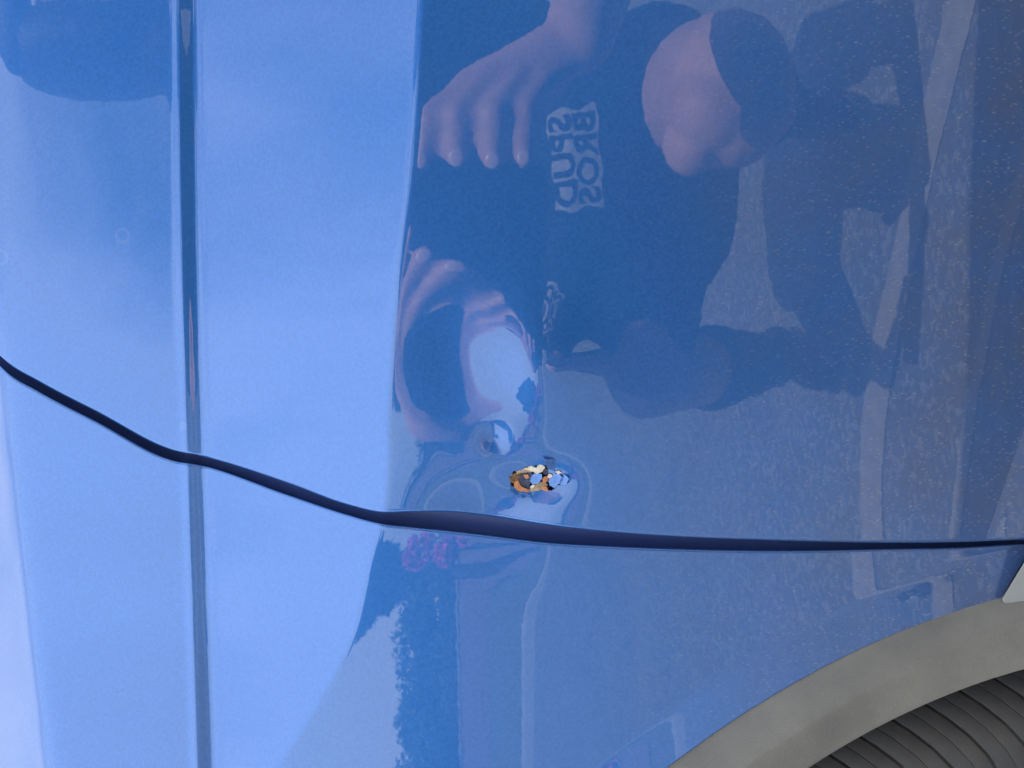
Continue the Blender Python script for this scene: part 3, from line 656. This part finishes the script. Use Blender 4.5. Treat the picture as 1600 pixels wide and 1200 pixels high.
person = empty('person', (0.08, -0.95, 0.0), label='person in a dark printed t-shirt crouching with a phone held up in both hands', category='person')
HIP = (0.08, -0.98, 0.40); CH = (0.14, -0.82, 0.69); NK = (0.235, -0.67, 0.93); HD = (0.300, -0.55, 1.09)
SR = (0.375, -0.67, 0.85); SL = (0.01, -0.71, 0.86)
ER = (0.335, -0.47, 0.52); WR_ = (0.160, -0.315, 0.590)
EL = (-0.105, -0.55, 0.63); WL = (-0.115, -0.335, 0.685)
KR = (0.146, -0.52, 0.402); AR = (0.175, -0.99, 0.13)
KL = (-0.150, -0.56, 0.495); AL = (-0.245, -1.00, 0.11)
HR = (0.17, -0.97, 0.38); HL = (-0.01, -0.97, 0.38)
hand = []
def finger(kn, mid, tip, r0=0.0092, r1=0.0076):
    kn, mid, tip = Vector(kn), Vector(mid), Vector(tip); a = kn.lerp(mid, 0.5); b_ = mid.lerp(tip, 0.45)
    hand.extend([(kn, a, r0 * 1.08, r0 * .86), (a, mid, r0 * .86, r0 * 1.02), (mid, b_, r0 * 1.02, r0 * .84), (b_, tip, r0 * .88, r1)])
# right hand: fingers reach over the phone's edge towards the rear of the car
fr = [((0.128, -0.296, 0.662), (0.102, -0.272, 0.688), (0.076, -0.274, 0.694)), ((0.134, -0.298, 0.648), (0.104, -0.268, 0.671), (0.078, -0.272, 0.672)),
      ((0.136, -0.300, 0.630), (0.106, -0.267, 0.650), (0.077, -0.271, 0.651)), ((0.134, -0.302, 0.612), (0.107, -0.272, 0.630), (0.078, -0.273, 0.632))]
for f in fr: finger(*f)
hand += [((0.158, -0.314, 0.592), (0.130, -0.298, 0.655), 0.020, 0.012), ((0.160, -0.314, 0.590), (0.134, -0.302, 0.614), 0.020, 0.012), ((0.15, -0.31, 0.60), (0.134, -0.30, 0.635), 0.018, 0.013)]
hand += [((0.140, -0.318, 0.605), (0.112, -0.318, 0.625), 0.014, 0.011), ((0.112, -0.318, 0.625), (0.074, -0.302, 0.640), 0.011, 0.009)]
# left hand: holds the other edge, thumb behind the phone
fl = [((-0.045, -0.296, 0.722), (-0.008, -0.280, 0.722), (0.028, -0.279, 0.706)), ((-0.052, -0.294, 0.706), (-0.018, -0.270, 0.704), (0.012, -0.272, 0.692)),
      ((-0.056, -0.296, 0.690), (-0.026, -0.268, 0.686), (0.002, -0.270, 0.676)), ((-0.056, -0.300, 0.675), (-0.030, -0.272, 0.667), (-0.004, -0.272, 0.658))]
for f in fl: finger(*f)
hand += [(WL, (-0.048, -0.296, 0.718), 0.022, 0.012), (WL, (-0.057, -0.300, 0.680), 0.022, 0.012), (WL, (-0.056, -0.298, 0.700), 0.020, 0.013)]
hand += [((-0.085, -0.332, 0.675), (-0.055, -0.320, 0.650), 0.014, 0.011), ((-0.055, -0.320, 0.650), (-0.018, -0.302, 0.640), 0.011, 0.009)]
segs = [(SR, ER, 0.052, 0.041), (ER, WR_, 0.042, 0.026), (SL, EL, 0.052, 0.041), (EL, WL, 0.042, 0.026),
        (HIP, CH, 0.13, 0.14), (CH, NK, 0.14, 0.07), (NK, HD, 0.055, 0.055), (SR, CH, 0.055, 0.09), (SL, CH, 0.055, 0.09),
        (HR, KR, 0.088, 0.074), (KR, AR, 0.070, 0.036), (HL, KL, 0.088, 0.058), (KL, AL, 0.055, 0.036)]
HX, HY, HZ = 0.33, -0.535, 1.150
def hb(dx, dy, dz, r): return ((HX + dx * 1.08, HY + dy * 1.08, HZ + dz * 1.08), tuple(q * 1.08 for q in r))
head_blobs = [hb(0, 0, 0, (0.076, 0.094, 0.112)), hb(0, .035, -.06, (0.055, 0.06, 0.062)), hb(0, .098, -.015, (0.013, 0.02, 0.022)), hb(-.075, 0, -.015, (0.012, 0.022, 0.032)), hb(.075, 0, -.015, (0.012, 0.022, 0.032)),
              hb(0, .088, -.055, (0.024, 0.012, 0.007)), hb(0, .085, -.067, (0.020, 0.012, 0.007))]
knee_blobs = [((KR[0] - .018, KR[1] + .030, KR[2] + .028), (.040, .042, .046)), ((KL[0] - .01, KL[1] + .03, KL[2] + .03), (.040, .040, .044)), ((KR[0] - .05, KR[1] + .01, KR[2] + .045), (.032, .035, .030))]
body = link('body', body_mesh('body', segs + hand, 0.0036, 5, head_blobs + knee_blobs), M_SKIN, person)
for f in fr + fl:
    mid, tip = Vector(f[1]), Vector(f[2]); d = (tip - mid).normalized(); outw = Vector((0, 1, 0)); outw = (outw - d * outw.dot(d)).normalized(); w = d.cross(outw)
    bm = bmesh.new(); R = Matrix((w, d, outw)).transposed().to_4x4()
    bmesh.ops.create_uvsphere(bm, u_segments=12, v_segments=8, radius=1.0, matrix=Matrix.Translation(tip + outw * 0.0066 - d * 0.0005) @ R @ Matrix.Diagonal((0.0048, 0.0058, 0.0012, 1)))
    me = bpy.data.meshes.new('fingernail'); bm.to_mesh(me); bm.free(); link('fingernail', me, M_NAIL, person)
for sx in (-1, 1):
    bm = bmesh.new(); bmesh.ops.create_uvsphere(bm, u_segments=16, v_segments=12, radius=0.0125, matrix=Matrix.Translation((HX + sx * 0.033, HY + 0.082, HZ + 0.002))); me = bpy.data.meshes.new('eye'); bm.to_mesh(me); bm.free()
    link('eye', me, M_WHITE, person)
link('hair', body_mesh('hair', [], 0.006, 3, [hb(0, -.018, .028, (0.083, 0.094, 0.098)), hb(0, -.05, -.02, (0.078, 0.07, 0.09)), hb(-.062, .02, -.03, (0.045, 0.085, 0.13)), hb(.07, .0, -.03, (0.035, 0.06, 0.12)), hb(-.03, .065, .06, (0.06, 0.04, 0.05)), hb(-.07, .03, -.12, (0.04, 0.055, 0.07))]), M_HAIR, person)
def lerp(a, b_, f): return tuple(a[i] + (b_[i] - a[i]) * f for i in range(3))
shirt = link('t_shirt', body_mesh('t_shirt', [(HIP, CH, 0.155, 0.165), (CH, lerp(CH, NK, .75), 0.165, 0.10), (SR, CH, 0.075, 0.115), (SL, CH, 0.075, 0.115), (SR, lerp(SR, ER, .62), 0.073, 0.064), (SL, lerp(SL, EL, .62), 0.073, 0.064),
    ((0.02, -0.85, 0.45), (0.14, -0.85, 0.45), 0.12, 0.12), ((0.00, -0.755, 0.52), (0.15, -0.755, 0.52), 0.105, 0.105)], 0.006, 6), M_SHIRT, person)
link('shorts', body_mesh('shorts', [((0.00, -0.98, 0.38), (0.16, -0.98, 0.38), 0.15, 0.15), (HR, lerp(HR, KR, .60), 0.112, 0.09), (HL, lerp(HL, KL, .80), 0.112, 0.080)], 0.006, 6), M_SHORTS, person)
for K, A_ in ((KR, AR), (KL, AL)):
    link('sock', body_mesh('sock', [(lerp(K, A_, .42), A_, 0.060, 0.042)], 0.005, 5), M_SOCK, person)
    toe = (A_[0] - 0.01, A_[1] + 0.015, 0.035); heel = (A_[0], A_[1] - 0.10, 0.07)
    sh = link('shoe', body_mesh('shoe', [(A_, heel, 0.046, 0.036), (heel, toe, 0.042, 0.036), (toe, (toe[0], toe[1] + 0.035, 0.032), 0.038, 0.030)], 0.005, 5), M_SHOE, person)
    link('sole', body_mesh('sole', [((heel[0], heel[1], 0.04), (toe[0], toe[1], 0.016), 0.03, 0.014), ((toe[0] - 0.02, toe[1] + 0.03, 0.014), (toe[0] + 0.02, toe[1] + 0.03, 0.014), 0.013, 0.013)], 0.004, 3), M_WHITE, sh)
# printed patch on the chest, two lines of dark capitals on a pale ground
M_PRINT = noise_mat('cracked_pale_print', (0.42, 0.43, 0.44), (0.15, 0.16, 0.18), 45, 0.6)
def project_to_shirt(me, origin, ex, ez, lift):
    """lays a flat mesh given in (x, y) metres onto the shirt's front"""
    from mathutils.bvhtree import BVHTree
    bvh = BVHTree.FromPolygons([v.co for v in shirt.data.vertices], [tuple(p.vertices) for p in shirt.data.polygons])
    o = Vector(origin); ex = Vector(ex).normalized(); ez = Vector(ez).normalized(); nrm = Vector((0, 1, 0))
    for v in me.vertices:
        p = o + ex * v.co.x + ez * v.co.y + Vector((0, 0.6, 0))
        hit = bvh.ray_cast(p, -nrm, 2.0)
        nh = hit[1] if hit[0] and hit[1].y > 0 else (-hit[1] if hit[0] else None)
        v.co = (hit[0] + nh * (lift + v.co.z)) if hit[0] else (p - nrm * 0.8)
def text_mesh(body_, size):
    cu = bpy.data.curves.new('letters', 'FONT'); cu.body = body_; cu.size = size; cu.align_x = 'CENTER'; cu.align_y = 'CENTER'; cu.offset = size * 0.03; cu.space_character = 1.04; cu.resolution_u = 3
    o = bpy.data.objects.new('letters', cu); C.objects.link(o); dg = bpy.context.evaluated_depsgraph_get(); me = bpy.data.meshes.new_from_object(o.evaluated_get(dg)); bpy.data.objects.remove(o); return me
PRINT_O = (0.080, -0.6, 0.553)
bm = bmesh.new(); bmesh.ops.create_grid(bm, x_segments=40, y_segments=30, size=1.0)
for v in bm.verts:
    a, b_ = v.co.x, v.co.y; v.co.x = a * 0.056 * (1 + 0.05 * math.sin(b_ * 5)); v.co.y = b_ * 0.0295 * (1 + 0.05 * math.sin(a * 7))
me = bpy.data.meshes.new('shirt_print'); bm.to_mesh(me); bm.free()
EX = (-1, 0, -0.12); EZ = (-0.15, 0, 1)
project_to_shirt(me, PRINT_O, EX, EZ, 0.0012); pr = link('shirt_print', me, M_PRINT, shirt)
for line, dy in (('SPUD', 0.014), ('BROS', -0.014)):
    me = text_mesh(line, 0.036); me.transform(Matrix.Diagonal((1.15, 1.0, 1, 1)))
    for v in me.vertices: v.co.y += dy
    bm = bmesh.new(); bm.from_mesh(me); bmesh.ops.triangulate(bm, faces=bm.faces[:]); bmesh.ops.subdivide_edges(bm, edges=[e for e in bm.edges if e.calc_length() > 0.006], cuts=1); bm.to_mesh(me); bm.free()
    project_to_shirt(me, PRINT_O, EX, EZ, 0.0022); link('lettering', me, M_SHIRT, shirt, smooth=False)
# phone
phone = empty('phone', (0.03, -0.279, 0.53), label='black phone held sideways between both hands in front of the face', category='phone')
link('phone_body', boxm('phone_body', -0.088, 0.075, -0.2835, -0.2752, 0.615, 0.692, 0.003), M_PHONE, phone, smooth=False)
link('phone_screen', boxm('phone_screen', -0.084, 0.071, -0.2839, -0.2836, 0.619, 0.688), M_GLASS, phone, smooth=False)

def cord_mesh(name, pts, rad, n=6, seg=40):
    P = np.array(pts, float); k = np.linspace(0, len(P) - 1, seg); X = np.stack([spl(k, list(zip(range(len(P)), P[:, i]))) for i in range(3)], 1)
    rows = []
    for i in range(seg):
        d = Vector(X[min(i + 1, seg - 1)] - X[max(i - 1, 0)]).normalized(); q = d.to_track_quat('Z', 'Y')
        rows.append([tuple(Vector(X[i]) + q @ Vector((rad * math.cos(a), rad * math.sin(a), 0))) for a in np.linspace(0, 2 * math.pi, n + 1)])
    return grid_mesh(name, np.array(rows))
link('wrist_strap', cord_mesh('wrist_strap', [(0.02, -0.279, 0.617), (0.012, -0.285, 0.594), (-0.012, -0.288, 0.590), (-0.040, -0.292, 0.580), (-0.06, -0.30, 0.600)], 0.0007), M_WHITE, phone)
